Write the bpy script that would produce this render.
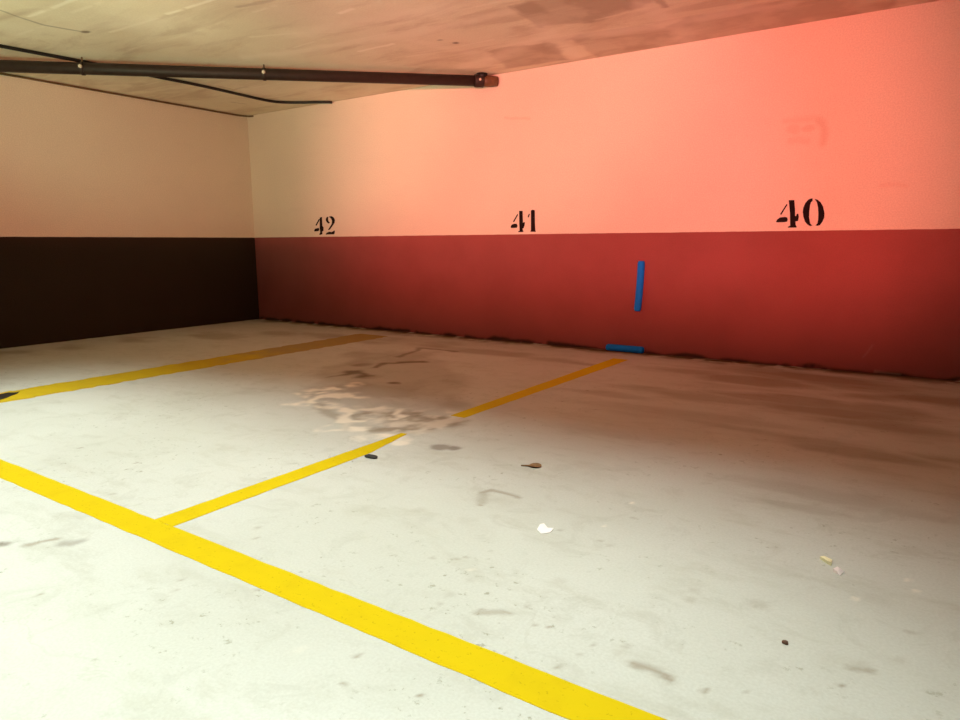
import bpy, bmesh, math, random
import numpy as np
from mathutils import Vector, Matrix

# ------------------------------------------------------------------ scene, camera, light
for o in list(bpy.data.objects):
    bpy.data.objects.remove(o, do_unlink=True)
scene = bpy.context.scene
COL = scene.collection

CX, CY, CZ = 7.5728, -5.90, 1.0
YAW, PITCH, ROLL, FPX = -0.5942, -0.1713, -0.0050, 679.2
F_ = np.array([math.sin(YAW)*math.cos(PITCH), math.cos(YAW)*math.cos(PITCH), math.sin(PITCH)])
R0 = np.array([math.cos(YAW), -math.sin(YAW), 0.0])
U0 = np.cross(R0, F_)
R_ = R0*math.cos(ROLL) + U0*math.sin(ROLL)
U_ = -R0*math.sin(ROLL) + U0*math.cos(ROLL)
cam = bpy.data.cameras.new('camera')
cam.sensor_fit = 'HORIZONTAL'; cam.sensor_width = 36.0
cam.lens = FPX/960*36.0
cam.clip_start = 0.02; cam.clip_end = 100
camo = bpy.data.objects.new('camera', cam); COL.objects.link(camo)
camo.matrix_world = Matrix(((R_[0], U_[0], -F_[0], CX), (R_[1], U_[1], -F_[1], CY),
                            (R_[2], U_[2], -F_[2], CZ), (0, 0, 0, 1)))
scene.camera = camo

vs = scene.view_settings
vs.view_transform = 'Standard'; vs.look = 'None'
vs.exposure = 0.0; vs.gamma = 1.0; vs.use_curve_mapping = False

world = bpy.data.worlds.new('world'); scene.world = world
world.use_nodes = True
world.node_tree.nodes['Background'].inputs[0].default_value = (0.02, 0.018, 0.015, 1)
world.node_tree.nodes['Background'].inputs[1].default_value = 1.0

def area(name, loc, target, sx, sy, power, color, spread=180):
    l = bpy.data.lights.new(name, 'AREA'); l.shape = 'RECTANGLE'
    l.size = sx; l.size_y = sy; l.energy = power; l.color = color; l.spread = math.radians(spread)
    o = bpy.data.objects.new(name, l); COL.objects.link(o)
    o.location = loc
    d = Vector(target) - Vector(loc)
    o.rotation_euler = d.to_track_quat('-Z', 'Y').to_euler()
    return o
def spot(name, loc, target, angle, blend, power, color, radius=0.1):
    l = bpy.data.lights.new(name, 'SPOT'); l.spot_size = math.radians(angle); l.spot_blend = blend
    l.energy = power; l.color = color; l.shadow_soft_size = radius
    o = bpy.data.objects.new(name, l); COL.objects.link(o)
    o.location = loc
    d = Vector(target) - Vector(loc)
    o.rotation_euler = d.to_track_quat('-Z', 'Y').to_euler()
    return o

def light_strip(x0, y0, x1, y1, spread, power, color, tilt=0.0):
    """area light added under the ceiling, out of view, to brighten the near floor"""
    l = bpy.data.lights.new('added_strip_light', 'AREA'); l.shape = 'RECTANGLE'
    l.size = math.hypot(x1-x0, y1-y0); l.size_y = 0.15; l.spread = math.radians(spread)
    k = max(color); l.energy = power*k; l.color = [c/k for c in color]
    o = bpy.data.objects.new('added_strip_light', l); COL.objects.link(o)
    o.location = ((x0+x1)/2, (y0+y1)/2, 2.57); o.rotation_euler = (math.radians(tilt), 0, math.atan2(y1-y0, x1-x0))
def lamp(name, loc, target, angle, blend, power, color, radius):
    k = max(color); return spot(name, loc, target, angle, blend, power*k, [c/k for c in color], radius)
WF = (1.50, 1.76, 1.68)  # tint of the light strips added out of view
light_strip(2.0, -3.9, 3.2, -4.0, 60, 3.2, WF)
light_strip(3.3, -4.0, 7.6, -4.3, 58, 11.6, WF, 6)
light_strip(2.3, -4.9, 8.3, -5.3, 62, 21.5, WF)
light_strip(2.3, -5.9, 8.3, -6.3, 62, 21.5, WF)
# red spots added out of view; an added low wall shades the wall feet
lamp('added_red_spot', (8.2, -8.2, 1.237), (5.0, 0.0, 1.4), 44, 0.7, 600, (4.85, 0.95, 0.78), 0.09)
lamp('added_red_spot', (8.2, -8.2, 1.187), (4.2, 0.0, 1.5), 34, 0.6, 600, (0.50, 0.34, 0.40), 0.05)
# spots added out of view to brighten the corner and the ceiling
lamp('added_corner_spot', (7.0, -8.2, 1.122), (0.6, -0.7, 1.5), 50, 0.8, 600, (1.10, 0.22, 0.16), 0.02)
lamp('added_uplight', (4.6, -6.2, 0.95), (3.8, -1.8, 2.61), 52, 0.7, 300, (0.85, 0.80, 0.52), 0.10)
lamp('added_uplight', (2.8, -6.2, 0.95), (1.6, -2.6, 2.61), 60, 0.7, 150, (1.55, 2.0, 1.2), 0.10)

# ------------------------------------------------------------------ helpers
CEIL, DADO = 2.6136, 1.0781
def ray(x, y):
    return R_*((x-480)/FPX) + U_*((360-y)/FPX) + F_
def on(x, y, ax, val):
    """photo point -> point of the plane axis=val (where the mark sits in the room)"""
    d = ray(x, y); c = np.array([CX, CY, CZ]); return c + d*((val-c[ax])/d[ax])
def fl(x, y): return on(x, y, 2, 0.0)
def wb(x, y): return on(x, y, 1, 0.0)
def ce(x, y, z=CEIL): return on(x, y, 2, z)

def tag(o, label=None, cat=None, group=None, kind=None):
    if label: o['label'] = label
    if cat: o['category'] = cat
    if group: o['group'] = group
    if kind: o['kind'] = kind
    return o
def obj(name, bm, mat, parent=None, smooth=False):
    me = bpy.data.meshes.new(name); bm.to_mesh(me); bm.free()
    me.materials.append(mat)
    if smooth:
        for p in me.polygons: p.use_smooth = True
    o = bpy.data.objects.new(name, me); COL.objects.link(o)
    if parent is not None:
        o.parent = parent
        o.matrix_parent_inverse = Matrix.Translation(parent.location).inverted()
    return o
def empty(name, loc):
    o = bpy.data.objects.new(name, None); COL.objects.link(o); o.location = loc
    o.empty_display_size = 0.1
    return o
def add_box(bm, lo, hi):
    lo, hi = Vector(lo), Vector(hi)
    r = bmesh.ops.create_cube(bm, size=1.0)
    for v in r['verts']:
        v.co = Vector(((lo[i]+hi[i])/2 + v.co[i]*(hi[i]-lo[i]) for i in range(3)))
    return r['verts']
def add_tube(bm, pts, radii, seg=16, cap=True):
    pts = [Vector(p) for p in pts]
    if not hasattr(radii, '__len__'): radii = [radii]*len(pts)
    rings = []; n = None
    for i, p in enumerate(pts):
        t = (pts[min(i+1, len(pts)-1)] - pts[max(i-1, 0)]).normalized()
        if n is None:
            a = Vector((0, 0, 1)) if abs(t.z) < 0.9 else Vector((1, 0, 0))
            n = (a - t*a.dot(t)).normalized()
        else:
            n = (n - t*n.dot(t)).normalized()
        b = t.cross(n)
        rings.append([bm.verts.new(p + (n*math.cos(2*math.pi*k/seg) + b*math.sin(2*math.pi*k/seg))*radii[i]) for k in range(seg)])
    for a, b in zip(rings, rings[1:]):
        for k in range(seg):
            bm.faces.new((a[k], a[(k+1) % seg], b[(k+1) % seg], b[k]))
    if cap:
        bm.faces.new(rings[0][::-1]); bm.faces.new(rings[-1])
def prism(bm, pts, nrm):
    """closed outline pts extruded by vector nrm"""
    pts = [Vector(p) for p in pts]; nrm = Vector(nrm)
    a = [bm.verts.new(p) for p in pts]; b = [bm.verts.new(p + nrm) for p in pts]
    n = len(pts)
    f1 = bm.faces.new(b); f0 = bm.faces.new(a[::-1])
    for i in range(n):
        bm.faces.new((a[i], a[(i+1) % n], b[(i+1) % n], b[i]))
    bm.normal_update(); bmesh.ops.triangulate(bm, faces=[f0, f1], ngon_method='EAR_CLIP')
    bmesh.ops.recalc_face_normals(bm, faces=bm.faces)

# value noise in numpy, for worn outlines
_rs = np.random.RandomState(7)
_lat = _rs.rand(256, 256)
def vnoise(u, v):
    iu = np.floor(u).astype(int); iv = np.floor(v).astype(int)
    fu = u-iu; fv = v-iv; fu = fu*fu*(3-2*fu); fv = fv*fv*(3-2*fv)
    g = lambda a, b: _lat[a % 256, b % 256]
    return (g(iu, iv)*(1-fu)+g(iu+1, iv)*fu)*(1-fv) + (g(iu, iv+1)*(1-fu)+g(iu+1, iv+1)*fu)*fv
def fbm(u, v, o=4):
    s = 0; a = 0.5
    for k in range(o):
        s = s + a*vnoise(u*2**k+17.3*k, v*2**k+5.1*k); a *= 0.5
    return s/(1-0.5**o)
def sstep(a, b, x):
    t = np.clip((x-a)/(b-a), 0, 1); return t*t*(3-2*t)

def axis(lo, hi, a, b, fine, coarse):
    """sample positions along one direction: fine between a and b, coarse elsewhere"""
    parts = []
    if a > lo: parts.append(np.linspace(lo, a, max(2, int((a-lo)/coarse)+1))[:-1])
    parts.append(np.linspace(a, b, int((b-a)/fine)+1))
    if b < hi: parts.append(np.linspace(b, hi, max(2, int((hi-b)/coarse)+1))[1:])
    return np.concatenate(parts)

class Wear:
    """a finely divided sheet with wear channels: R dark grime, G pale scale, B brown oil"""
    def __init__(self, ua, va):
        self.ua, self.va = ua, va; self.nu, self.nv = len(ua), len(va)
        self.u, self.v = np.meshgrid(ua, va, indexing='ij')
        self.c = np.zeros((self.nu, self.nv, 4)); self.c[..., 3] = 1
    def win(self, u0, u1, v0, v1):
        i0, i1 = np.searchsorted(self.ua, (u0, u1)); j0, j1 = np.searchsorted(self.va, (v0, v1))
        return (slice(max(0, i0-1), i1+1), slice(max(0, j0-1), j1+1))
    def warp(self, W, amp, fr):
        u, v = self.u[W], self.v[W]
        a = (fbm(u*fr, v*fr, 4)-0.5)*3*amp; b = (fbm(u*fr+40, v*fr+9, 4)-0.5)*3*amp
        return u+a, v+b
    def put(self, W, ch, m):
        self.c[W+(ch,)] = np.maximum(self.c[W+(ch,)], np.clip(m, 0, 1))
    def sd_line(self, pts, U, V):
        d = np.full(U.shape, 1e9)
        for (ax, ay), (bx, by) in zip(pts, pts[1:]):
            dx, dy = bx-ax, by-ay; L = dx*dx+dy*dy+1e-12
            t = np.clip(((U-ax)*dx+(V-ay)*dy)/L, 0, 1)
            d = np.minimum(d, np.hypot(U-ax-t*dx, V-ay-t*dy))
        return d
    def bbox(self, pts, pad):
        x = [p[0] for p in pts]; y = [p[1] for p in pts]
        return self.win(min(x)-pad, max(x)+pad, min(y)-pad, max(y)+pad)
    def line(self, ch, pts, w, s, amp=0.02, fr=6, soft=1.0, broken=0.0):
        W = self.bbox(pts, w*2.5+amp*2)
        U, V = self.warp(W, amp, fr); d = self.sd_line(pts, U, V)
        wv = w*(0.55+0.9*fbm(self.u[W]*7+1, self.v[W]*7+6, 3))
        m = s*(1-sstep(1-soft*0.7, 1+soft*0.5, d/wv))
        if broken: m = m*sstep(broken-0.15, broken+0.15, fbm(self.u[W]*9+3, self.v[W]*9, 3))
        self.put(W, ch, m)
    def poly(self, ch, pts, s, soft=0.03, amp=0.03, fr=5, mott=0.0, mfr=12):
        W = self.bbox(pts, soft+amp*2)
        U, V = self.warp(W, amp, fr); d = self.sd_line(list(pts)+[pts[0]], U, V)
        ins = np.zeros(U.shape, bool); n = len(pts)
        for i in range(n):
            (ax, ay), (bx, by) = pts[i], pts[(i+1) % n]
            ins ^= ((ay > V) != (by > V)) & (U < (bx-ax)*(V-ay)/((by-ay) if abs(by-ay) > 1e-9 else 1e-9)+ax)
        sd = np.where(ins, d, -d); m = s*sstep(-soft, soft, sd)
        if mott: m = m*(1-mott+mott*sstep(0.36, 0.62, fbm(self.u[W]*mfr, self.v[W]*mfr*0.8+31, 5)))
        self.put(W, ch, m)
    def blob(self, ch, c, ru, rv, s, amp=0.3, soft=0.5):
        W = self.win(c[0]-ru*2, c[0]+ru*2, c[1]-rv*2, c[1]+rv*2)
        u, v = self.u[W], self.v[W]
        d = np.hypot((u-c[0])/ru, (v-c[1])/rv) + (fbm(u/ru*0.9+c[0]*7, v/rv*0.9+c[1]*5, 4)-0.5)*2.4*amp
        self.put(W, ch, s*(1-sstep(1-soft, 1+soft*0.3, d)))
    def mesh(self, name, fn, mat, back=None, flip=False):
        P = np.stack(fn(self.u, self.v), -1).reshape(-1, 3)
        idx = np.arange(self.nu*self.nv).reshape(self.nu, self.nv)
        a, b, c, d = idx[:-1, :-1], idx[1:, :-1], idx[1:, 1:], idx[:-1, 1:]
        fc = np.stack([a, b, c, d] if not flip else [a, d, c, b], -1).reshape(-1, 4)
        cols = self.c.reshape(-1, 4)
        if back is not None:                     # slab behind the sheet
            bm = bmesh.new()
            for lo, hi in back: add_box(bm, lo, hi)
            bm.verts.index_update()
            bv = np.array([v.co[:] for v in bm.verts]); bf = np.array([[v.index for v in f.verts] for f in bm.faces])
            bm.free()
            fc = np.concatenate([fc, bf+len(P)]); P = np.concatenate([P, bv])
            cols = np.concatenate([cols, np.tile([0, 0, 0, 1.0], (len(bv), 1))])
        me = bpy.data.meshes.new(name)
        me.vertices.add(len(P)); me.vertices.foreach_set('co', P.astype(np.float32).ravel())
        me.loops.add(fc.size); me.loops.foreach_set('vertex_index', fc.astype(np.int32).ravel())
        me.polygons.add(len(fc)); me.polygons.foreach_set('loop_start', np.arange(0, fc.size, 4, dtype=np.int32))
        me.update(calc_edges=True); me.validate()
        at = me.attributes.new('wear', 'FLOAT_COLOR', 'POINT')
        at.data.foreach_set('color', cols.astype(np.float32).ravel())
        me.materials.append(mat)
        o = bpy.data.objects.new(name, me); COL.objects.link(o); o['kind'] = 'structure'
        return o

# ------------------------------------------------------------------ materials
class NT:
    def __init__(self, name, rough=0.7, spec=0.3):
        m = bpy.data.materials.new(name); m.use_nodes = True
        self.m = m; self.t = m.node_tree; self.b = self.t.nodes['Principled BSDF']
        self.b.inputs['Roughness'].default_value = rough
        self.b.inputs['Specular IOR Level'].default_value = spec
        self.co = self.t.nodes.new('ShaderNodeTexCoord').outputs['Object']
    def lk(self, a, b): self.t.links.new(a, b)
    def noise(self, scale, detail=4, rough=0.6, vec=None, dist=0.0):
        n = self.t.nodes.new('ShaderNodeTexNoise'); n.inputs['Scale'].default_value = scale
        n.inputs['Detail'].default_value = detail; n.inputs['Roughness'].default_value = rough
        n.inputs['Distortion'].default_value = dist
        self.lk(vec if vec is not None else self.co, n.inputs['Vector']); return n.outputs['Fac']
    def ramp(self, fac, a, b, lo=0.0, hi=1.0):
        n = self.t.nodes.new('ShaderNodeMapRange'); n.interpolation_type = 'SMOOTHSTEP'
        for i, v in enumerate((a, b, lo, hi)): n.inputs[i+1].default_value = v
        self.lk(fac, n.inputs[0]); return n.outputs[0]
    def math(self, op, a, b):
        n = self.t.nodes.new('ShaderNodeMath'); n.operation = op
        for i, v in enumerate((a, b)):
            if isinstance(v, (int, float)): n.inputs[i].default_value = v
            else: self.lk(v, n.inputs[i])
        return n.outputs[0]
    def mix(self, fac, a, b, mode='MIX'):
        n = self.t.nodes.new('ShaderNodeMix'); n.data_type = 'RGBA'; n.blend_type = mode
        for s, v in ((n.inputs[0], fac), (n.inputs[6], a), (n.inputs[7], b)):
            if isinstance(v, (int, float)): s.default_value = v
            elif isinstance(v, tuple): s.default_value = (*v, 1)
            else: self.lk(v, s)
        return n.outputs[2]
    def mapping(self, scale=(1, 1, 1), rot=(0, 0, 0)):
        n = self.t.nodes.new('ShaderNodeMapping'); n.inputs['Scale'].default_value = scale
        n.inputs['Rotation'].default_value = rot
        self.lk(self.co, n.inputs['Vector']); return n.outputs[0]
    def sep(self, v):
        n = self.t.nodes.new('ShaderNodeSeparateXYZ'); self.lk(v, n.inputs[0]); return n.outputs
    def wear(self):
        n = self.t.nodes.new('ShaderNodeAttribute'); n.attribute_name = 'wear'
        s = self.t.nodes.new('ShaderNodeSeparateColor'); self.lk(n.outputs['Color'], s.inputs[0]); return s.outputs
    def bump(self, h, strength=0.2, dist=0.01):
        n = self.t.nodes.new('ShaderNodeBump'); n.inputs['Strength'].default_value = strength
        n.inputs['Distance'].default_value = dist
        self.lk(h, n.inputs['Height']); self.lk(n.outputs[0], self.b.inputs['Normal'])
    def color(self, c):
        if isinstance(c, tuple): self.b.inputs['Base Color'].default_value = (*c, 1)
        else: self.lk(c, self.b.inputs['Base Color'])
        return self.m

def mat_floor():
    n = NT('worn_concrete', 0.8, 0.25)
    big = n.ramp(n.noise(0.9, 4), 0.35, 0.7)
    c = n.mix(big, (0.578, 0.570, 0.509), (0.532, 0.524, 0.456))
    streak = n.ramp(n.noise(2.6, 7, 0.68, n.mapping((1.0, 2.2, 1))), 0.50, 0.70, 0, 0.42)
    c = n.mix(streak, c, (0.403, 0.380, 0.296))
    patch = n.ramp(n.noise(5.5, 6, 0.7, None, 0.8), 0.52, 0.66, 0, 0.36)
    c = n.mix(patch, c, (0.426, 0.410, 0.342))
    speck = n.ramp(n.noise(24, 6, 0.72), 0.585, 0.66, 0, 0.75)
    gate = n.ramp(n.noise(1.7, 4), 0.46, 0.60)
    c = n.mix(n.math('MULTIPLY', speck, gate), c, (0.258, 0.243, 0.160))
    vein = n.math('ABSOLUTE', n.math('SUBTRACT', n.noise(2.3, 5, 0.6, None, 0.5), 0.5), 0.0)
    vm = n.math('MULTIPLY', n.ramp(vein, 0.002, 0.012, 1, 0), n.ramp(n.noise(1.1, 3), 0.52, 0.62, 0, 0.14))
    c = n.mix(vm, c, (0.304, 0.266, 0.182))
    grain = n.noise(120, 2, 0.6)
    c = n.mix(n.ramp(grain, 0.3, 0.7, 0, 0.22), c, (0.380, 0.357, 0.289))
    w = n.wear()
    c = n.mix(w[0], c, (0.190, 0.122, 0.057))
    c = n.mix(w[1], c, (0.82, 0.74, 0.61))
    c = n.mix(w[2], c, (0.087, 0.042, 0.015))
    h = n.math('ADD', n.math('MULTIPLY', n.noise(40, 5), 0.35), n.math('MULTIPLY', n.noise(4, 4), 1.0))
    h = n.math('SUBTRACT', h, n.math('MULTIPLY', w[0], 0.5))
    n.bump(h, 0.18, 0.01)
    return n.color(c)

def mat_wall(name, upper, dado):
    n = NT(name, 0.75, 0.25)
    z = n.sep(n.co)[2]
    mott = n.ramp(n.noise(1.4, 4), 0.35, 0.7, 0, 0.16)
    up = n.mix(mott, upper, tuple(v*0.80 for v in upper))
    up = n.mix(n.ramp(n.noise(3.0, 5, 0.6, n.mapping((0.6, 0.6, 3.0))), 0.55, 0.75, 0, 0.10), up, tuple(v*0.72 for v in upper))
    dd = n.mix(n.ramp(n.noise(2.2, 4), 0.35, 0.7, 0, 0.35), dado, tuple(v*0.72 for v in dado))
    edge = n.math('ADD', z, n.math('MULTIPLY', n.math('SUBTRACT', n.noise(9, 3), 0.5), 0.006))
    c = n.mix(n.ramp(edge, DADO-0.002, DADO+0.002), dd, up)
    gr = n.noise(95, 2, 0.7)
    c = n.mix(n.ramp(gr, 0.3, 0.7, 0, 0.14), c, (0.10, 0.06, 0.04))
    w = n.wear()
    c = n.mix(w[0], c, (0.05, 0.025, 0.015))
    c = n.mix(w[1], c, (0.75, 0.62, 0.5))
    c = n.mix(w[2], c, (0.62, 0.26, 0.14))
    n.bump(n.math('ADD', n.math('MULTIPLY', gr, 0.5), n.noise(18, 4)), 0.12, 0.006)
    return n.color(c)

def mat_ceiling():
    n = NT('plastered_ceiling', 0.85, 0.15)
    c = n.mix(n.ramp(n.noise(1.1, 5), 0.35, 0.7, 0, 0.7), (0.92, 0.85, 0.67), (0.80, 0.70, 0.53))
    st = n.noise(1.3, 6, 0.6, n.mapping((0.9, 3.2, 1), (0, 0, 0.35)), 0.6)
    c = n.mix(n.ramp(st, 0.46, 0.70, 0, 0.65), c, (0.64, 0.52, 0.38))
    c = n.mix(n.ramp(n.noise(70, 3), 0.3, 0.7, 0, 0.12), c, (0.40, 0.32, 0.22))
    w = n.wear()
    c = n.mix(w[0], c, (0.42, 0.31, 0.22))
    c = n.mix(w[1], c, (1.0, 0.93, 0.78))
    c = n.mix(w[2], c, (0.10, 0.06, 0.03))
    h = n.math('ADD', n.math('MULTIPLY', st, 1.2), n.math('MULTIPLY', n.noise(22, 4), 0.4))
    n.bump(n.math('SUBTRACT', h, n.math('MULTIPLY', w[0], 0.8)), 0.25, 0.012)
    return n.color(c)

def mat_paint(name, col, worn, amount, rough=0.75):
    n = NT(name, rough, 0.12)
    c = n.mix(n.ramp(n.noise(7, 5), 0.45, 0.75, 0, amount), col, worn)
    c = n.mix(n.ramp(n.noise(70, 3, 0.7), 0.60, 0.72, 0, amount), c, tuple(v*0.6 for v in worn))
    n.bump(n.noise(60, 4), 0.1, 0.003)
    return n.color(c)

def mat_faded():
    # yellow paint rubbed off more and more towards the back wall
    n = NT('faded_yellow_road_paint', 0.7, 0.25)
    y = n.sep(n.co)[1]
    rub = n.math('ADD', n.ramp(y, -3.1, -1.3, 0.0, 0.85), n.math('MULTIPLY', n.math('SUBTRACT', n.noise(5, 6, 0.65), 0.5), 1.1))
    c = n.mix(n.ramp(n.noise(7, 5), 0.45, 0.75, 0, 0.5), (0.55, 0.38, 0.003), (0.46, 0.31, 0.012))
    c = n.mix(n.ramp(rub, 0.25, 0.85, 0, 0.85), c, (0.32, 0.22, 0.085))
    n.bump(n.noise(60, 4), 0.1, 0.003)
    return n.color(c)

def mat_plain(name, col, var=0.2, rough=0.5, spec=0.4, scale=20, metal=0.0):
    n = NT(name, rough, spec); n.b.inputs['Metallic'].default_value = metal
    c = n.mix(n.ramp(n.noise(scale, 4), 0.35, 0.7), col, tuple(v*(1-var) for v in col))
    n.bump(n.noise(scale*3, 3), 0.08, 0.003)
    return n.color(c)

CREAM = (0.84, 0.74, 0.60)
M_floor = mat_floor(); M_ceil = mat_ceiling()
M_back = mat_wall('cream_wall_red_band', CREAM, (0.33, 0.085, 0.078))
M_left = mat_wall('cream_wall_shaded_band', CREAM, (0.030, 0.016, 0.009))  # left band: shade on the dado put into a darker paint colour
M_brown = mat_wall('brown_painted_wall', (0.10, 0.06, 0.04), (0.030, 0.016, 0.009))
M_yellow = mat_paint('yellow_road_paint', (0.61, 0.435, 0.001), (0.55, 0.38, 0.002), 0.6)
M_yellow_worn = mat_faded()
M_stencil = mat_paint('black_stencil_paint', (0.010, 0.006, 0.006), (0.03, 0.012, 0.010), 0.6)
M_pipe = mat_plain('dark_brown_pvc', (0.030, 0.019, 0.014), 0.3, 0.55, 0.35)
M_black = mat_plain('black_rubber', (0.012, 0.011, 0.010), 0.3, 0.5, 0.4)
M_zinc = mat_plain('zinc_bolt', (0.78, 0.72, 0.58), 0.2, 0.35, 0.5)
M_rod = mat_plain('rusty_rod', (0.16, 0.10, 0.06), 0.4, 0.6, 0.3)
M_blue = mat_plain('blue_foam', (0.006, 0.24, 0.95), 0.06, 0.75, 0.2, 40)
M_orange = mat_plain('orange_lit_socket', (0.17, 0.085, 0.035), 0.4, 0.5, 0.4)  # orange light on the pipe end, put into the socket's colour
M_cable2 = mat_plain('brown_cable', (0.16, 0.10, 0.045), 0.3, 0.6, 0.3)

# ------------------------------------------------------------------ room shell
XR, YF = 13.0, -11.0
T = 0.15
P2 = lambda pts, f: [tuple(f(*p)[:2]) for p in pts]           # photo points -> (X, Y)
PW = lambda pts: [(wb(*p)[0], wb(*p)[2]) for p in pts]         # photo points -> (X, Z) of the back wall

fw = Wear(axis(0, XR, 0, 9.0, 0.011, 0.2), axis(YF, 0, -5.4, 0, 0.013, 0.2))
# crack and dirt along the foot of the back wall
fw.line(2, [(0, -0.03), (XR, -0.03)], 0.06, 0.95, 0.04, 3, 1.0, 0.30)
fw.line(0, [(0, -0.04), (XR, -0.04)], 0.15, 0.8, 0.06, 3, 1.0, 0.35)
fw.line(2, [(0, 0), (0, YF)], 0.03, 0.7, 0.02, 4)
# damp stain with its own rim, behind the crumbled patch
fw.poly(0, P2([(305, 396), (320, 405), (343, 421), (400, 413), (452, 409), (474, 394), (462, 374), (425, 353), (365, 350), (326, 370)], fl), 0.42, 0.10, 0.16, 2.2, 0.45, 3.5)
# blotches of dirt along the right of the back wall, more dark ones leftwards
for (x, y, a, b, s) in [(690, 372, .55, .16, .45), (745, 380, .50, .20, .55), (800, 378, .60, .22, .62), (860, 388, .60, .24, .62), (915, 400, .55, .26, .58),
                        (780, 398, .50, .16, .50), (835, 412, .55, .18, .55), (900, 430, .50, .18, .52), (720, 400, .45, .14, .42), (660, 392, .40, .12, .38),
                        (560, 360, .45, .14, .42), (500, 354, .45, .16, .45), (440, 346, .45, .20, .45), (380, 340, .45, .22, .45), (610, 395, .40, .10, .30),
                        (940, 460, .35, .14, .45), (870, 455, .35, .12, .42), (800, 440, .40, .12, .38), (740, 430, .40, .10, .32), (330, 336, .40, .25, .42),
                        (280, 334, .45, .25, .42), (215, 336, .40, .22, .40), (140, 340, .35, .22, .42), (70, 348, .30, .22, .42), (15, 352, .30, .22, .42)]:
    fw.blob(0, fl(x, y), a, b, s, 0.8, 0.8)
# crumbled patch across the divider of bays 41 and 40
fw.poly(0, P2([(345, 419), (360, 409), (380, 411), (398, 411), (412, 404), (436, 410), (462, 413), (458, 424), (428, 432), (395, 434), (365, 430), (345, 427)], fl), 0.70, 0.07, 0.09, 4, 0.75, 6)
fw.poly(1, P2([(340, 420), (360, 408), (400, 410), (436, 410), (462, 414), (440, 430), (395, 435), (350, 430)], fl), 0.55, 0.06, 0.10, 4, 1.0, 9)
fw.line(0, P2([(318, 404), (330, 414), (342, 420)], fl), 0.06, 0.45, 0.05, 4, 1.0)
fw.line(1, P2([(302, 394), (315, 392), (330, 389), (350, 385)], fl), 0.075, 0.98, 0.09, 6, 1.1, 0.40)
fw.line(1, P2([(300, 403), (313, 404), (318, 398), (330, 395), (358, 397)], fl), 0.062, 0.92, 0.09, 6, 1.1, 0.40)
fw.line(1, P2([(318, 400), (340, 415), (362, 420), (385, 420), (402, 412)], fl), 0.044, 0.86, 0.09, 6, 1.1, 0.40)
fw.line(1, P2([(336, 428), (360, 433), (392, 436)], fl), 0.062, 0.92, 0.09, 6, 1.1, 0.40)
fw.line(1, P2([(360, 410), (378, 409)], fl), 0.062, 0.69, 0.09, 6, 1.1, 0.40)
fw.line(1, P2([(392, 425), (404, 421), (420, 428), (436, 425)], fl), 0.062, 0.57, 0.09, 6, 1.1, 0.40)
fw.blob(1, fl(400, 443), 0.06, 0.05, 0.8)
# brown oil stains behind it
fw.poly(2, P2([(338, 376), (350, 371), (368, 370), (373, 375), (381, 375), (370, 379), (360, 379), (362, 374), (345, 375)], fl), 0.75, 0.05, 0.10, 4, 0.3, 6)
fw.line(2, P2([(374, 368), (383, 363), (398, 363), (410, 362), (420, 362)], fl), 0.035, 0.6, 0.05, 4, 1.0)
fw.line(2, P2([(404, 362), (420, 362)], fl), 0.06, 0.7, 0.04, 4, 1.0)
fw.line(2, P2([(395, 356), (412, 352), (425, 348), (440, 349), (455, 352)], fl), 0.03, 0.5, 0.06, 3, 1.0)
fw.blob(2, fl(362, 365), 0.08, 0.10, 0.4)
fw.blob(2, fl(394, 383), 0.06, 0.05, 0.7)
fw.blob(2, fl(440, 447), 0.07, 0.05, 0.55); fw.blob(2, fl(455, 448), 0.04, 0.04, 0.6)
# dirt near the right of the back wall
for (x, y, a, b, s) in [(770, 372, .5, .25, .45), (850, 385, .45, .2, .5), (880, 410, .4, .2, .45), (720, 385, .5, .2, .3), (640, 410, .5, .12, .25),
                        (830, 495, .30, .10, .22), (790, 505, .2, .06, .2), (905, 515, .2, .08, .2), (600, 430, .35, .1, .15), (700, 415, .5, .1, .25)]:
    fw.blob(0, fl(x, y), a, b, s, 0.9, 0.9)
# scuffs, cracks and spots of the near floor
def spot_mark(x, y, px, s=0.7, ch=0, asp=0.6):
    p = fl(x, y); d = np.linalg.norm(p-np.array([CX, CY, CZ])); r = px*d/FPX
    fw.blob(ch, p, max(r*0.8, .010), max(r*asp*1.3, .012), s, 0.45, 0.7)
for a in [(256, 538, 3, .8), (258, 528, 6, .35), (80, 448, 2, .8), (136, 463, 1.5, .8), (344, 684, 3, .6), (421, 695, 3, .7), (357, 656, 4, .5),
          (256, 590, 3, .4), (40, 594, 3, .6), (182, 580, 4, .4), (176, 590, 3, .3), (842, 686, 3, .6), (705, 690, 3, .5), (746, 692, 5, .3),
          (466, 557, 5, .4), (456, 559, 3, .4), (433, 558, 3, .3), (482, 610, 6, .4), (500, 614, 4, .4), (440, 604, 4, .3), (535, 625, 4, .4),
          (550, 627, 3, .6), (527, 607, 4, .3), (560, 530, 4, .3), (480, 505, 4, .5), (517, 496, 3, .6), (633, 518, 4, .35), (600, 541, 4, .35),
          (610, 545, 6, .2), (113, 494, 4, .3), (305, 607, 3, .3), (470, 580, 8, .18), (450, 595, 8, .2), (627, 646, 4, .5), (617, 653, 4, .3),
          (593, 645, 4, .35), (558, 667, 3, .5), (580, 655, 3, .3), (760, 605, 12, .18), (690, 600, 10, .2), (755, 606, 6, .3), (880, 600, 14, .10),
          (910, 632, 6, .25), (900, 660, 8, .15), (860, 664, 10, .15), (695, 590, 8, .2), (560, 580, 10, .15), (420, 510, 10, .12), (330, 610, 8, .1)]:
    spot_mark(*a)
fw.line(0, P2([(480, 493), (492, 491), (505, 494), (518, 497)], fl), 0.014, 0.5, 0.02, 6)
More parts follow.
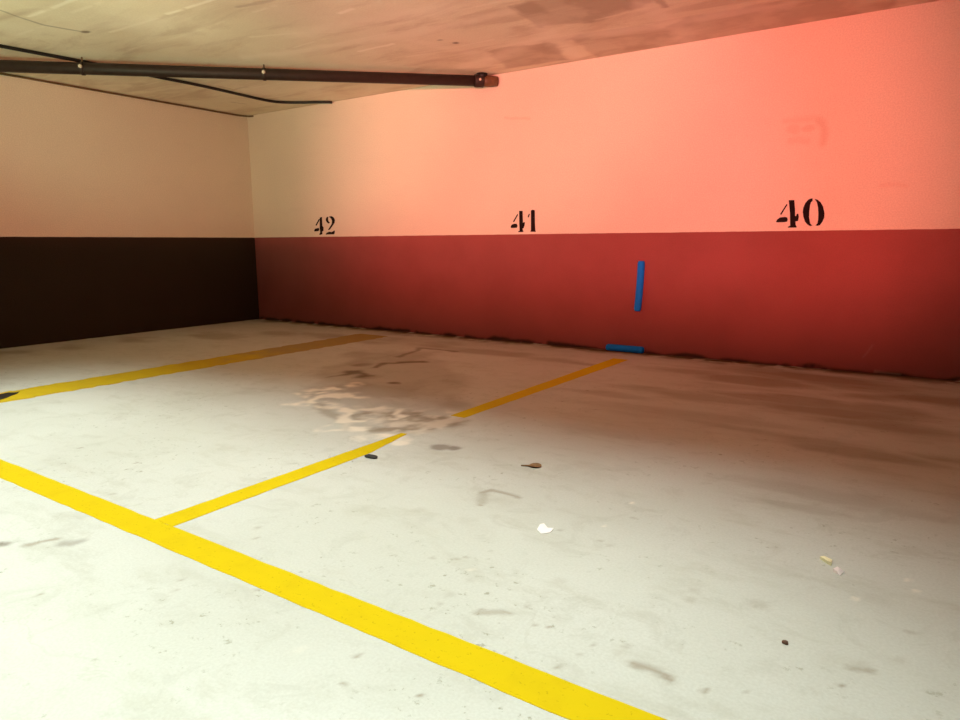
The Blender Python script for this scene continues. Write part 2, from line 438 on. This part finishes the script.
fw.line(0, P2([(480, 493), (480, 504)], fl), 0.02, 0.3, 0.02, 6)
fw.line(0, P2([(630, 666), (645, 668), (657, 671), (668, 676)], fl), 0.012, 0.55, 0.02, 6)
fw.line(0, P2([(845, 664), (868, 665)], fl), 0.012, 0.4, 0.02, 6)
fw.line(0, P2([(480, 614), (500, 613), (510, 615)], fl), 0.012, 0.4, 0.02, 6)
fw.line(0, P2([(30, 544), (52, 541)], fl), 0.015, 0.5, 0.03, 6)
fw.line(2, P2([(60, 544), (70, 544), (80, 541)], fl), 0.018, 0.38, 0.02, 6, 1.2)
fw.line(2, P2([(0, 545), (7, 545)], fl), 0.018, 0.6, 0.02, 6, 1.2)
for (x, y, px, s) in [(632, 503, 2, .7), (604, 526, 3, .5), (908, 580, 2, .8), (855, 599, 2, .6), (916, 591, 1.5, .5), (470, 570, 6, .3), (300, 650, 8, .15)]:
    spot_mark(x, y, px, s, 1)
fw.mesh('floor', lambda u, v: (u, v, u*0), M_floor, [((-T, YF-T, -0.2), (XR+T, T, -0.004))])

cw = Wear(axis(0, XR, 0, 8.0, 0.012, 0.2), axis(YF, 0, -4.0, 0, 0.012, 0.2))
z3 = lambda pts, ox, k=3.0: [(ox+x/k, y/k) for x, y in pts]
cw.poly(0, P2(z3([(95, 22), (190, 80), (330, 66), (470, 28), (560, -10), (700, -60), (400, -40), (150, 4)], 480), ce), 0.72, 0.03, 0.04, 4, 0.4, 5)
cw.poly(0, P2(z3([(20, 155), (70, 205), (262, 180), (232, 130), (205, 125), (100, 140)], 480), ce), 0.66, 0.03, 0.04, 4, 0.35, 5)
cw.poly(0, P2(z3([(268, 112), (345, 170), (560, 138), (900, 88), (1250, 30), (1250, -60), (960, -10), (760, 28), (620, 55), (560, 82), (480, 78), (300, 98)], 480), ce), 0.62, 0.03, 0.04, 4, 0.45, 4)
cw.line(0, P2(z3([(90, 20), (190, 82)], 480), ce), 0.02, 0.40, 0.02, 5)
cw.line(0, P2(z3([(268, 118), (330, 100), (480, 80)], 480), ce), 0.025, 0.35, 0.02, 5)
cw.line(0, P2(z3([(525, -6), (540, 10), (550, 22)], 480), ce), 0.03, 0.55, 0.02, 5)
for pts, w, q in [([(470, 66), (540, 40), (640, 28), (780, 6)], .10, .40), ([(540, 28), (560, 44), (580, 56)], .09, .40), ([(300, 34), (420, 12), (470, 0)], .10, .30),
                  ([(250, 58), (400, 36), (510, 14)], .07, .35), ([(400, 38), (500, 58)], .08, .25), ([(60, 30), (180, 18)], .10, .22), ([(640, 4), (668, 22), (690, 40)], .09, .35)]:
    cw.line(1, P2(pts, ce), w, q, 0.05, 3, 1.2)                 # smoother ribs between the panels
# shutter board lines
for pts, s in [(((88, 50), (225, -2)), .8), (((330, 97), (470, 55)), .45), (((500, 42), (640, -2)), .85)]:
    cw.line(1, P2(z3(pts, 0), ce), 0.018, min(1, s*1.3), 0.008, 4, 1.0, 0.3)
for pts, s in [(((300, 40), (338, 27)), .9), (((360, 153), (460, 133)), .85), (((30, 110), (280, 95)), .3), (((140, 160), (420, 105)), .3), (((420, 105), (560, 80)), .3)]:
    cw.line(1, P2(z3(pts, 240), ce), 0.019, min(1, s*1.3), 0.02, 4, 1.0)
cw.line(2, P2(z3([(0, 30), (60, 52), (130, 75), (250, 96)], 0), ce), 0.012, 0.45, 0.01, 4)
cw.blob(2, ce(86, 32), 0.05, 0.03, 0.7); cw.blob(2, ce(456, 43), 0.035, 0.03, 0.7); cw.blob(2, ce(440, 40), 0.03, 0.02, 0.4)
cw.line(0, P2(z3([(0, 170), (150, 205), (300, 215)], 0), ce), 0.05, 0.3, 0.05, 3)
cw.line(0, P2(z3([(170, 258), (220, 270), (260, 262)], 160), ce), 0.02, 0.3, 0.03, 3)
cw.line(2, P2([(232, 102), (246, 104)], ce), 0.012, 0.35, 0.01, 4)
cw.line(0, P2(z3([(0, 25), (100, 0)], 240), ce), 0.02, 0.4, 0.03, 3)
for yy in (-1.0, -1.75, -2.5, -3.25, -4.0, -4.75):           # faint seams of the shuttering, parallel to the back wall
    cw.line(1, [(0, yy), (XR, yy)], 0.016, 0.40, 0.04, 1.2, 1.0, 0.52)
cw.line(0, [(0, -0.0), (XR, 0.0)], 0.03, 0.35, 0.02, 4)
cw.mesh('ceiling', lambda u, v: (u, v, u*0+CEIL), M_ceil, [((-T, YF-T, CEIL+0.004), (XR+T, T, CEIL+0.2))], flip=True)

bw = Wear(axis(0, XR, 0, 8.6, 0.012, 0.2), axis(0, CEIL, 0, CEIL, 0.012, 0.1))
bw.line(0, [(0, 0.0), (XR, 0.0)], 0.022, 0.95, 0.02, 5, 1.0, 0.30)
z11 = lambda pts: [(760+x*90/960, 100+y*50/533) for x, y in pts]
bw.line(2, PW(z11([(265, 243), (310, 240), (440, 212), (560, 190), (620, 195)])), 0.022, 0.18, 0.015, 6, 1.6)
bw.line(2, PW(z11([(620, 215), (665, 250), (685, 310), (690, 370), (680, 450)])), 0.034, 0.32, 0.015, 6, 1.6)
bw.line(2, PW(z11([(310, 440), (400, 430), (500, 440)])), 0.022, 0.18, 0.015, 6, 1.6)
bw.blob(2, [wb(*z11([(520, 305)])[0])[i] for i in (0, 2)], 0.06, 0.03, 0.25)
bw.blob(2, [wb(*z11([(350, 310)])[0])[i] for i in (0, 2)], 0.06, 0.05, 0.2)
bw.line(2, PW([(505, 118), (530, 119)]), 0.01, 0.2, 0.01, 6); bw.line(2, PW([(880, 184), (905, 186)]), 0.02, 0.15, 0.03, 6)
bw.line(1, PW([(875, 371), (900, 374)]), 0.008, 0.15, 0.01, 6)
bw.line(1, PW([(862, 358), (872, 346)]), 0.006, 0.07, 0.01, 6)
bw.mesh('wall_back', lambda u, v: (u, u*0, v), M_back, [((-T, 0.004, -0.2), (XR+T, T, CEIL+0.2))])

lw = Wear(axis(YF, 0, -5, 0, 0.05, 0.3), axis(0, CEIL, 0, CEIL, 0.04, 0.1))
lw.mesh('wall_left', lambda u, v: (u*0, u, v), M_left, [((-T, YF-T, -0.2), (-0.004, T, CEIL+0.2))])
for nm, lo, hi in (('wall_right', (XR, YF-T, -0.2), (XR+T, T, CEIL+0.2)), ('wall_front', (-T, YF-T, -0.2), (XR+T, YF, CEIL+0.2)),
                   ('wall_added_shade', (1.0, -7.10, -0.1), (XR, -6.95, 1.10))):   # wall_added_shade: low wall added out of view to shade the wall feet
    bm = bmesh.new(); add_box(bm, lo, hi); tag(obj(nm, bm, M_brown), kind='structure')

# ------------------------------------------------------------------ painted bay lines
random.seed(4)
def stripe(name, segs, width, along, label, mat, jit=0.002, h=0.0015, ends=()):
    """painted band(s) from p to q; along = 'x' or 'y'"""
    bm = bmesh.new()
    for (p, q, w0, w1) in segs:
        p, q = Vector((*p, 0)), Vector((*q, 0)); L = (q-p).length; t = (q-p)/L; s = Vector((-t.y, t.x, 0))
        n = max(2, int(L/0.06)); A = []; B = []
        for i in range(n+1):
            f = i/n; w = (w0*(1-f)+w1*f)/2
            A.append(p+t*L*f + s*(w+random.uniform(-jit, jit))); B.append(p+t*L*f - s*(w+random.uniform(-jit, jit)))
        va = [bm.verts.new(v+Vector((0, 0, h))) for v in A]; vb = [bm.verts.new(v+Vector((0, 0, h))) for v in B]
        ga = [bm.verts.new(v) for v in A]; gb = [bm.verts.new(v) for v in B]
        for i in range(n):
            bm.faces.new((vb[i], vb[i+1], va[i+1], va[i])); bm.faces.new((va[i], va[i+1], ga[i+1], ga[i]))
            bm.faces.new((gb[i], gb[i+1], vb[i+1], vb[i]))
        for k in (0, n): bm.faces.new((va[k], ga[k], gb[k], vb[k]))
    bmesh.ops.recalc_face_normals(bm, faces=bm.faces)
    return tag(obj(name, bm, mat), label, 'floor marking')
XA, XB, YL = 5.3112, 2.4101, -4.670
stripe('painted_line', [((0.05, YL), (XR-1.0, YL), 0.114, 0.114)], 0.11, 'x',
       'long bright yellow line across the mouths of the bays, nearest the viewer', M_yellow)
ga = fl(404, 437)[1]; gb = fl(459, 417)[1]
stripe('painted_line', [((XA, YL+0.0585), (XA+0.0, ga-0.30), 0.112, 0.105), ((XA, ga-0.30), (XA-0.03, ga+0.05), 0.105, 0.035), ((XA+0.0, gb), (XA+0.03, -0.42), 0.10, 0.14)], 0.11, 'y',
       'yellow bay divider broken by a crumbled patch, between bays 41 and 40', M_yellow)
stripe('painted_line', [((XB+0.06, YL+0.0585), (XB+0.06, -3.9), 0.28, 0.35), ((XB+0.06, -3.9), (XB+0.04, -0.40), 0.35, 0.42)], 0.4, 'y',
       'faded yellow bay divider on the left, between bays 42 and 41', M_yellow_worn, 0.018)

# ------------------------------------------------------------------ stencilled bay numbers
def number(text, ox, oy, digits, label):
    k = 80/960
    allp = [wb(ox+x*k, oy+y*k) for d in digits for poly in d for x, y in poly]
    base = Vector((sum(p[0] for p in allp)/len(allp), 0, min(p[2] for p in allp)))
    root = empty('painted_number', base)
    tag(root, label, 'number', 'stencilled bay numbers on the back wall')
    for d in digits:
        bm = bmesh.new()
        for poly in d:
            P = [wb(ox+x*k, oy+y*k) for x, y in poly]
            prism(bm, P, (0, -0.0012, 0))
        obj('digit', bm, M_stencil, root)
number('40', 760, 180, [
    [[(318, 288), (331, 296), (256, 418), (240, 411)],
     [(192, 502), (205, 475), (240, 450), (300, 443), (325, 448), (334, 475), (325, 500), (290, 506), (200, 509)],
     [(345, 242), (412, 240), (420, 340), (422, 432), (433, 432), (442, 405), (460, 405), (466, 440), (458, 490), (426, 497), (428, 540), (440, 558), (437, 571), (335, 572), (330, 563), (362, 548), (360, 400)]],
    [[(632, 221), (631, 250), (612, 268), (602, 300), (592, 380), (590, 450), (602, 520), (628, 548), (600, 553), (570, 535), (540, 500), (520, 440), (513, 380), (520, 330), (545, 275), (580, 235), (610, 222)],
     [(655, 228), (690, 235), (730, 270), (758, 320), (775, 400), (771, 450), (750, 500), (720, 540), (690, 551), (665, 545), (690, 520), (698, 470), (700, 400), (696, 330), (684, 270)]]],
    'black stencilled number 40, largest and rightmost of the wall numbers')
number('41', 490, 190, [
    [[(328, 288), (339, 295), (289, 386), (275, 380)],
     [(247, 442), (258, 420), (280, 407), (320, 404), (331, 430), (322, 453), (275, 456), (255, 456)],
     [(350, 250), (392, 250), (394, 340), (396, 395), (405, 385), (419, 388), (416, 420), (405, 455), (390, 465), (398, 490), (404, 503), (338, 506), (340, 497), (356, 488), (352, 400)]],
    [[(468, 283), (479, 290), (465, 330), (451, 325)],
     [(492, 245), (515, 236), (538, 245), (540, 400), (545, 485), (551, 501), (485, 501), (492, 480)]]],
    'black stencilled number 41 on the cream wall, between 42 and 40')
number('42', 290, 190, [
    [[(346, 348), (359, 352), (320, 427), (305, 425)],
     [(288, 491), (300, 465), (345, 455), (353, 480), (340, 493), (300, 498)],
     [(358, 330), (384, 324), (388, 430), (403, 450), (401, 490), (385, 500), (390, 530), (362, 539), (350, 533), (363, 510), (357, 460)]],
    [[(462, 320), (457, 345), (460, 370), (479, 394), (465, 404), (445, 390), (430, 365), (432, 340), (442, 325)],
     [(470, 317), (500, 314), (525, 329), (540, 360), (534, 395), (512, 430), (482, 470), (466, 482), (458, 476), (478, 445), (502, 405), (504, 365), (490, 338), (474, 328)],
     [(428, 531), (440, 515), (470, 500), (500, 505), (535, 485), (539, 500), (531, 531), (430, 535)]]],
    'black stencilled number 42, smallest and leftmost, near the room corner')

# ------------------------------------------------------------------ blue foam guards
def foam(name, a, b, r, bend, label, flat=None):
    a, b = Vector(a), Vector(b); bm = bmesh.new(); n = 24; pts = []; rad = []
    for i in range(n+1):
        f = i/n; pts.append(a.lerp(b, f) + Vector(bend)*math.sin(math.pi*f))
        e = min(f, 1-f)*(b-a).length
        rad.append(r*(math.sqrt(max(0.0, 1-(1-min(e/0.012, 1))**2))*0.22+0.78))
    add_tube(bm, pts, rad, 24)
    return tag(obj(name, bm, M_blue, smooth=True), label, 'foam guard', 'blue foam guards at the back wall')
t0, t1 = on(641.5, 261, 1, -0.03), on(637.4, 311, 1, -0.03)
foam('foam_tube', (t0[0], -0.032, t0[2]), (t1[0], -0.032, t1[2]), 0.032, (0.004, 0, 0), 'upright blue foam tube stuck on the red band of the wall')
h0, h1 = on(606.5, 351, 1, -0.034), on(643.5, 351, 1, -0.034)
foam('foam_tube', (h0[0], -0.034, 0.031), (h1[0], -0.034, 0.031), 0.031, (0, 0, 0.0), 'blue foam tube lying on the floor against the foot of the wall')

# ------------------------------------------------------------------ pipe under the ceiling
pA = np.array(ce(0, 66, CEIL-0.10)); pB = np.array(ce(482, 81.0, CEIL-0.068))   # the drain falls a little to the left
d2 = (pB-pA); L = np.linalg.norm(d2); d2 /= L
pL = pA - d2*(pA[0]/d2[0]) + d2*0.002            # runs on to the left wall
pE = pB + d2*(-pB[1]/d2[1]) * 0.97
root = empty('ceiling_pipe', Vector(pL))
tag(root, 'dark brown drain pipe slung under the ceiling across the room corner', 'pipe')
Rp = 0.050
bm = bmesh.new(); add_tube(bm, [pL, pL*0.5+pB*0.5, pB], Rp, 24); obj('pipe_run', bm, M_pipe, root, True)
def perp_ring(name, at, half, r, mat, parent):
    bm = bmesh.new(); a, b = Vector(at)-Vector(d2)*half, Vector(at)+Vector(d2)*half
    add_tube(bm, [a, a.lerp(b, .08), a.lerp(b, .92), b], [r*0.96, r, r, r*0.96], 24); return obj(name, bm, mat, parent, True)
tocam = np.array([CX, CY, 0])-pB; tocam[2] = 0; tocam -= d2*tocam.dot(d2); tocam /= np.linalg.norm(tocam)
for px, py, sup in ((85, 69.5, False), (264, 74.3, True)):
    q = ce(px, py, CEIL-0.09); t = (q-pA).dot(d2); q = pA+d2*t
    c = perp_ring('hanger_clip', q, 0.014, Rp+0.006, M_pipe, root)
    bm = bmesh.new(); add_tube(bm, [Vector(q)+Vector((0, 0, Rp)), Vector((q[0], q[1], CEIL))], 0.007, 8); o = obj('hanger_rod', bm, M_rod, root)
    bm = bmesh.new(); s = Vector(q)+Vector(tocam)*(Rp*0.97)+Vector((0, 0, 0.006))
    add_tube(bm, [s, s+Vector(tocam)*0.016, s+Vector(tocam)*0.022], [0.017, 0.017, 0.010], 6); o = obj('bolt', bm, M_zinc, root); o['label'] = 'pale zinc bolt head'
# end fitting at the back wall: collar, elbow and the socket up to the ceiling
perp_ring('collar', pB - d2*0.03, 0.045, Rp+0.010, M_pipe, root)
bm = bmesh.new(); s = Vector(pB)-Vector(d2)*0.03+Vector(tocam)*(Rp+0.006)
add_tube(bm, [s, s+Vector(tocam)*0.012], 0.012, 6); obj('collar_bolt', bm, M_zinc, root)
bm = bmesh.new(); add_tube(bm, [pB, pB+d2*0.05, pE*0.5+(pB+d2*0.05)*0.5, pE], [Rp+0.002, Rp+0.003, Rp+0.002, Rp*0.9], 24); o = obj('end_socket', bm, M_orange, root, True); o['label'] = 'end socket with orange light in its colour'
bm = bmesh.new(); e = Vector(pB)+Vector(d2)*0.0
add_tube(bm, [e+Vector((0, 0, 0.02)), Vector((e.x, e.y, CEIL))], [0.05, 0.055], 20); obj('vent_stub', bm, M_black, root, True)

# ------------------------------------------------------------------ cables
def smooth_path(pts, n=10):
    pts = [Vector(p) for p in pts]; out = []
    for i in range(len(pts)-1):
        p0, p1, p2, p3 = pts[max(i-1, 0)], pts[i], pts[i+1], pts[min(i+2, len(pts)-1)]
        for k in range(n):
            t = k/n
            out.append(0.5*((2*p1)+(-p0+p2)*t+(2*p0-5*p1+4*p2-p3)*t*t+(-p0+3*p1-3*p2+p3)*t*t*t))
    return out+[pts[-1]]
zc = CEIL-0.017
cp = [ce(x, y, zc) for x, y in ((0, 46), (45, 54.5), (90, 63), (155, 76.5), (200, 85.5), (240, 94.5), (262, 99.5), (278, 102), (300, 102.6), (320, 102.2))]
d0 = cp[0]-cp[2]; d0[2] = 0; d0 /= np.linalg.norm(d0)
cp = [cp[0]+d0*2.5] + cp
e = ce(332, 102.3, zc); cp.append(np.array([e[0], min(e[1], -0.002), zc]))
bm = bmesh.new(); add_tube(bm, smooth_path(cp), 0.0145, 10)
tag(obj('cable', bm, M_black, smooth=True), 'thick black cable clipped to the ceiling, bending at the back wall', 'cable')
cl = [(0.018, YF+0.3), (0.018, -6), (0.02, -3.5), (0.016, -2.0), (0.02, -1.0), (0.02, -0.25), (0.06, -0.05), (0.13, -0.012)]
bm = bmesh.new(); add_tube(bm, smooth_path([(x, y, CEIL-0.016) for x, y in cl]), 0.0095, 8)
tag(obj('cable', bm, M_cable2, smooth=True), 'thin brown cable along the joint of left wall and ceiling', 'cable')

# ------------------------------------------------------------------ litter on the floor
def nugget(name, x, y, rx, ry, rz, mat, label, cat, seed):
    rnd = random.Random(seed); bm = bmesh.new(); bmesh.ops.create_icosphere(bm, subdivisions=2, radius=1)
    p = fl(x, y)
    for v in bm.verts:
        k = 1+rnd.uniform(-.18, .18); v.co = Vector((v.co.x*rx*k, v.co.y*ry*k, max(v.co.z*rz*k, -rz*0.6)))
    mz = min(v.co.z for v in bm.verts)
    for v in bm.verts: v.co += Vector((p[0], p[1], -mz))
    return tag(obj(name, bm, mat, smooth=True), label, cat)
def scrap(name, pts, mat, label, cat, lift=0.012, seed=0, group=None):
    """thin crumpled scrap with its outline on the floor"""
    rnd = random.Random(seed); P = [Vector(fl(*p)) for p in pts]; bm = bmesh.new()
    c = sum(P, Vector())/len(P)
    top = [bm.verts.new(p+Vector((0, 0, 0.002+rnd.random()*lift))) for p in P]; bot = [bm.verts.new(p) for p in P]
    ct = bm.verts.new(c+Vector((0, 0, 0.004+lift*0.7))); n = len(P)
    for i in range(n):
        bm.faces.new((top[i], top[(i+1) % n], ct)); bm.faces.new((bot[i], bot[(i+1) % n], top[(i+1) % n], top[i]))
    bm.faces.new(bot[::-1]); bmesh.ops.recalc_face_normals(bm, faces=bm.faces)
    return tag(obj(name, bm, mat), label, cat, group)
M_leaf = mat_plain('dry_leaf', (0.28, 0.15, 0.06), 0.4, 0.7)
M_stone = mat_plain('dark_stone', (0.05, 0.045, 0.04), 0.3, 0.8)
M_white = mat_plain('white_flake', (0.92, 0.86, 0.82), 0.05, 0.6)
M_cream = mat_plain('pale_yellow_scrap', (0.92, 0.86, 0.52), 0.1, 0.5)
M_pink = mat_plain('pale_pink_scrap', (0.92, 0.78, 0.74), 0.05, 0.5)
M_chip = mat_plain('brown_chip', (0.14, 0.06, 0.03), 0.3, 0.7)
nugget('pebble', 371, 457.3, 0.040, 0.022, 0.007, M_stone, 'dark pebble beside the broken yellow divider', 'pebble', 1)
nugget('wood_chip', 785, 643.5, 0.008, 0.007, 0.005, M_chip, 'tiny red brown chip on the bright floor at lower right', 'chip', 2)
lf = empty('dry_leaf', Vector(fl(533, 466.5))); tag(lf, 'small dry brown leaf with thin stem on the floor of bay 40', 'leaf')
bm = bmesh.new(); c = fl(535, 466.5); n = 14; ring = []
for i in range(n):
    a = 2*math.pi*i/n; ring.append(bm.verts.new((c[0]+0.030*math.cos(a), c[1]+0.028*math.sin(a), 0.003+0.006*abs(math.sin(a)))))
ct = bm.verts.new((c[0], c[1], 0.003)); bt = bm.verts.new((c[0], c[1], 0.0))
for i in range(n): bm.faces.new((ring[i], ring[(i+1) % n], ct)); bm.faces.new((ring[(i+1) % n], ring[i], bt))
obj('blade', bm, M_leaf, lf)
a, b = fl(521, 466.2), fl(533, 467)
bm = bmesh.new(); add_tube(bm, [Vector(a)+Vector((0, 0, .004)), Vector((a+b)/2)+Vector((0, 0, .005)), Vector(b)+Vector((0, 0, .005))], [0.003, 0.004, 0.005], 6); obj('stem', bm, M_leaf, lf)
scrap('paint_flake', [(537, 530), (540, 525), (544, 524), (548, 529), (554, 529), (550, 533), (541, 534)], M_white, 'white flake lying in the middle of bay 40', 'flake', 0.003, 3)
scrap('paper_scrap', [(820, 559), (824, 559), (832, 563), (831, 566), (827, 564)], M_cream, 'pale yellow paper scrap on the floor at right, behind the pink one', 'paper scrap', 0.012, 5)
scrap('paper_scrap', [(833, 572), (837, 570), (842, 572), (844, 573), (840, 576), (836, 574)], M_pink, 'pinkish white paper scrap in front of the pale yellow one', 'paper scrap', 0.012, 6)
bm = bmesh.new(); prism(bm, [Vector(fl(*p))+Vector((0, 0, 0.0014)) for p in [(-12, 399), (-4, 395.5), (3, 394), (9, 392.6), (14, 392.9), (20, 391.8), (17, 394), (11, 396.2), (7, 398.2), (1, 399.8), (-5, 402.4), (-10, 402.5)]], (0, 0, 0.0012))
tag(obj('rubber_smudge', bm, M_black), 'black smudge on the faded yellow line at the left edge', 'smudge')
